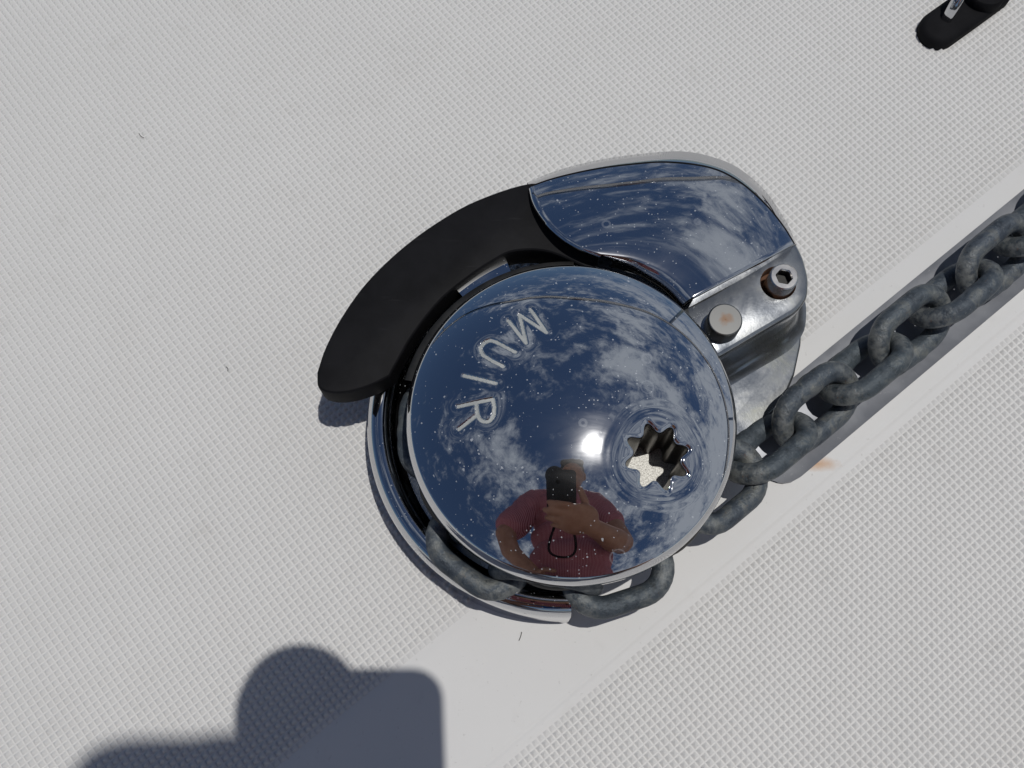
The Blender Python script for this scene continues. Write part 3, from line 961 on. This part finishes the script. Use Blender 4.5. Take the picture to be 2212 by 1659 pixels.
# ------------------------------------------------------------------ the photographer (mirrored in the dome, shadow at lower left)
def ball(bm, c, r, s=(1, 1, 1), rot=None, sub=3):
    M = Matrix.Translation(c) @ (rot.to_matrix().to_4x4() if rot else Matrix()) @ Matrix.Diagonal((r * s[0], r * s[1], r * s[2], 1))
    bmesh.ops.create_icosphere(bm, subdivisions=sub, radius=1, matrix=M)
def limb(bm, chain_):
    pts = [Vector(p[:3]) for p in chain_]; rad = [p[3] for p in chain_]
    tube(bm, pts, rad, 20)
    for p, r in zip(pts, rad): ball(bm, p, r, sub=2)
def baked(name, bm, mat, parent, voxel, it=6, folds=0.0):
    me = bpy.data.meshes.new(name); bm.to_mesh(me); bm.free()
    tmp = bpy.data.objects.new(name + "_src", me); COL.objects.link(tmp)
    md = tmp.modifiers.new("r", 'REMESH'); md.mode = 'VOXEL'; md.voxel_size = voxel
    ms = tmp.modifiers.new("s", 'SMOOTH'); ms.iterations = it; ms.factor = 0.5
    dg = bpy.context.evaluated_depsgraph_get(); dg.update()
    res = bpy.data.meshes.new_from_object(tmp.evaluated_get(dg)); res.name = name
    bpy.data.objects.remove(tmp); bpy.data.meshes.remove(me)
    if folds:
        from mathutils import noise as mn
        res.update()
        nrm = [v.normal.copy() for v in res.vertices]
        for v, nv in zip(res.vertices, nrm):
            p = v.co
            a = mn.noise((p.x * 9 + p.z * 6, p.y * 9, p.z * 4)) + 0.5 * mn.noise((p.x * 26, p.y * 20, p.z * 14 + p.x * 18))
            v.co = p + nv * folds * a
    res.materials.clear(); res.materials.append(mat); shade(res)
    o = bpy.data.objects.new(name, res); link(o)
    o.parent = parent; o.matrix_parent_inverse = world_of(parent).inverted()
    return o
per = empty("person", (0.05, -0.45, 0.0))
tag(per, "person in a red striped shirt bending over with a phone, mirrored in the dome", "person")
HC = Vector((0.066, -0.074, 1.05))            # head centre, face turned down towards the deck
fdir = Vector((-0.02, 0.42, -0.90)).normalized(); hup = Vector((0.0, 0.90, 0.42)); hup = (hup - fdir * hup.dot(fdir)).normalized(); hx = hup.cross(fdir).normalized()
def hp(x, u, f): return HC + hx * x + hup * u + fdir * f
hrot = Matrix((hx, hup, fdir)).transposed().to_quaternion()
bm = bmesh.new()
ball(bm, HC, 0.10, (0.76, 0.98, 0.98), hrot)                        # skull
ball(bm, hp(0, -0.062, 0.040), 0.062, (0.86, 0.95, 0.85), hrot)     # jaw
ball(bm, hp(0, -0.105, 0.070), 0.022, (1, 0.8, 0.9), hrot)          # chin
limb(bm, [(*hp(0, 0.012, 0.092), 0.009), (*hp(0, -0.03, 0.113), 0.0125)])   # nose
ball(bm, hp(0, -0.067, 0.088), 0.022, (1.1, 0.35, 0.5), hrot)       # mouth
for sgn in (-1, 1):
    ball(bm, hp(sgn * 0.078, -0.01, 0.0), 0.030, (0.35, 1.0, 0.65), hrot)   # ears
    ball(bm, hp(sgn * 0.033, 0.026, 0.082), 0.022, (1.2, 0.4, 0.6), hrot)   # brows
neck0 = Vector((0.035, -0.185, 0.95))
limb(bm, [(*neck0, 0.062), (*hp(0, -0.06, -0.035), 0.058)])
# right-hand arm in the picture: bent, hand under the phone
limb(bm, [(0.195, -0.215, 0.835, 0.064), (0.228, -0.25, 0.63, 0.056), (0.240, -0.27, 0.465, 0.049), (0.185, -0.21, 0.420, 0.048), (0.12, -0.145, 0.395, 0.032), (0.085, -0.118, 0.392, 0.028)])
ball(bm, (0.055, -0.098, 0.392), 0.058, (1.0, 0.92, 0.36), Matrix.Rotation(R(28), 3, 'Z').to_quaternion())   # palm
fing = [((0.030, -0.050), (0.002, -0.046), (-0.022, -0.046), 0.0105), ((0.022, -0.074), (-0.008, -0.071), (-0.035, -0.071), 0.0108),
        ((0.020, -0.099), (-0.008, -0.097), (-0.032, -0.097), 0.0105), ((0.026, -0.123), (0.004, -0.122), (-0.017, -0.122), 0.0092)]
for (a, b, c, r) in fing:
    limb(bm, [(0.060, -0.098 + (a[1] + 0.09) * 0.7, 0.392, r * 1.1), (a[0], a[1], 0.391, r * 1.05), (b[0], b[1], 0.393, r), (c[0], c[1], 0.404, r * 0.85)])
limb(bm, [(0.075, -0.085, 0.395, 0.013), (0.072, -0.045, 0.412, 0.011), (0.060, -0.015, 0.435, 0.0095)])     # thumb along the side
# other arm: forearm down to the knee
limb(bm, [(-0.180, -0.215, 0.825, 0.060), (-0.205, -0.23, 0.62, 0.052), (-0.215, -0.24, 0.475, 0.044), (-0.175, -0.27, 0.40, 0.040), (-0.085, -0.31, 0.335, 0.030)])
ball(bm, (-0.050, -0.325, 0.318), 0.046, (1.0, 0.85, 0.38), Matrix.Rotation(R(-25), 3, 'Z').to_quaternion())
for q in range(4):
    y0 = -0.285 - q * 0.022
    limb(bm, [(-0.05, -0.31 - q * 0.010, 0.318, 0.0095), (0.0 + 0.004 * q, y0 - 0.012, 0.312, 0.009), (0.034 - 0.005 * q, y0 - 0.018, 0.296, 0.0078)])
limb(bm, [(-0.065, -0.29, 0.322, 0.012), (-0.04, -0.255, 0.318, 0.0105), (-0.012, -0.245, 0.305, 0.009)])
# kneeling legs, feet behind
for sgn in (-1, 1):
    kx = 0.05 + sgn * 0.185
    limb(bm, [(0.05 + sgn * 0.10, -0.52, 0.33, 0.090), (0.05 + sgn * 0.15, -0.39, 0.22, 0.078), (kx, -0.26, 0.085, 0.060), (0.05 + sgn * 0.17, -0.42, 0.062, 0.055), (0.05 + sgn * 0.15, -0.62, 0.050, 0.040)])
    limb(bm, [(0.05 + sgn * 0.15, -0.62, 0.045, 0.036), (0.05 + sgn * 0.15, -0.70, 0.035, 0.032), (0.05 + sgn * 0.15, -0.76, 0.022, 0.020)])
# trunk inside the clothes
limb(bm, [(0.05, -0.50, 0.36, 0.12), (0.045, -0.36, 0.60, 0.115), (0.03, -0.24, 0.83, 0.11), (*neck0, 0.06)])
baked("body", bm, SKIN, per, 0.0045)
# shirt
bm = bmesh.new()
def slab(c, r, s, rot): ball(bm, c, r, s, Matrix.Rotation(R(rot), 3, 'X').to_quaternion())
for c, w, dp in (((0.05, -0.455, 0.40), 0.185, 0.150), ((0.048, -0.40, 0.49), 0.190, 0.155), ((0.045, -0.345, 0.60), 0.190, 0.145), ((0.035, -0.30, 0.71), 0.185, 0.132), ((0.02, -0.245, 0.80), 0.185, 0.120), ((0.012, -0.21, 0.865), 0.150, 0.092)):
    ball(bm, c, 1.0, (w, dp, 0.105))
limb(bm, [(-0.14, -0.215, 0.865, 0.075), (0.03, -0.195, 0.905, 0.075), (0.165, -0.215, 0.870, 0.075)])
limb(bm, [(-0.155, -0.215, 0.855, 0.080), (-0.188, -0.222, 0.73, 0.074), (-0.208, -0.236, 0.545, 0.073)])
limb(bm, [(0.170, -0.215, 0.860, 0.078), (0.210, -0.232, 0.73, 0.073), (0.230, -0.250, 0.63, 0.070)])
baked("shirt", bm, SHIRT, per, 0.006, 8, 0.011)
bm = bmesh.new()
for sgn in (-1, 1): limb(bm, [(0.05 + sgn * 0.075, -0.52, 0.345, 0.115), (0.05 + sgn * 0.13, -0.44, 0.262, 0.098)])
ball(bm, (0.05, -0.50, 0.37), 1.0, (0.165, 0.135, 0.11))
baked("shorts", bm, SHORTS, per, 0.008, 6)
bm = bmesh.new()
ball(bm, hp(0, 0.022, -0.018), 0.103, (0.80, 0.98, 0.98), hrot)
limb(bm, [(*hp(-0.05, 0.075, 0.04), 0.025), (*hp(0.05, 0.075, 0.04), 0.025)])
baked("hair", bm, HAIR, per, 0.006, 4)
bm = bmesh.new()
tube(bm, catmull([(0.00, -0.098, 0.60), (-0.004, -0.13, 0.50), (-0.03, -0.20, 0.37), (0.02, -0.215, 0.345), (0.05, -0.19, 0.37), (0.035, -0.13, 0.5), (0.03, -0.09, 0.60)], 8), 0.0042, 8)
lan = finish("neck_cord", bm, RUBBER, per)

# phone held flat over the windlass; the picture is taken through its lens
ph = empty("phone", (0, 0, 0.464))
ph.rotation_euler = (TILT, 0, 0)
tag(ph, "black phone in a case held under the person's face, mirrored in the dome", "phone")
def rounded(x0, x1, y0, y1, r, n=8):
    o = []
    for cx, cy, a0 in ((x1 - r, y1 - r, 0), (x0 + r, y1 - r, 90), (x0 + r, y0 + r, 180), (x1 - r, y0 + r, 270)):
        for k in range(n + 1):
            a = R(a0 + 90 * k / n); o.append((cx + r * math.cos(a), cy + r * math.sin(a)))
    return o
def local(name, bm, mat, parent, ang=50):
    bmesh.ops.recalc_face_normals(bm, faces=bm.faces[:])
    me = bpy.data.meshes.new(name); bm.to_mesh(me); bm.free(); me.materials.append(mat); shade(me, ang)
    o = bpy.data.objects.new(name, me); link(o, parent)
    return o
bm = bmesh.new(); prism(bm, rounded(-0.0335, 0.0515, -0.098, 0.0375, 0.013), 0.0, 0.011, 0.002)
case = local("case", bm, PHONE, ph)
bm = bmesh.new()
og = [(-0.009 + 0.0275 * math.cos(2 * math.pi * k / 48), 0.0190 + 0.0300 * math.sin(2 * math.pi * k / 48)) for k in range(48)]
prism(bm, og, 0.0015, 0.0095, 0.002); local("round_grip", bm, PHONE, ph)
bm = bmesh.new(); prism(bm, [(0.0065 * math.cos(2 * math.pi * k / 32), 0.0065 * math.sin(2 * math.pi * k / 32)) for k in range(32)], -0.0008, 0.004)
local("lens", bm, LENS, ph)
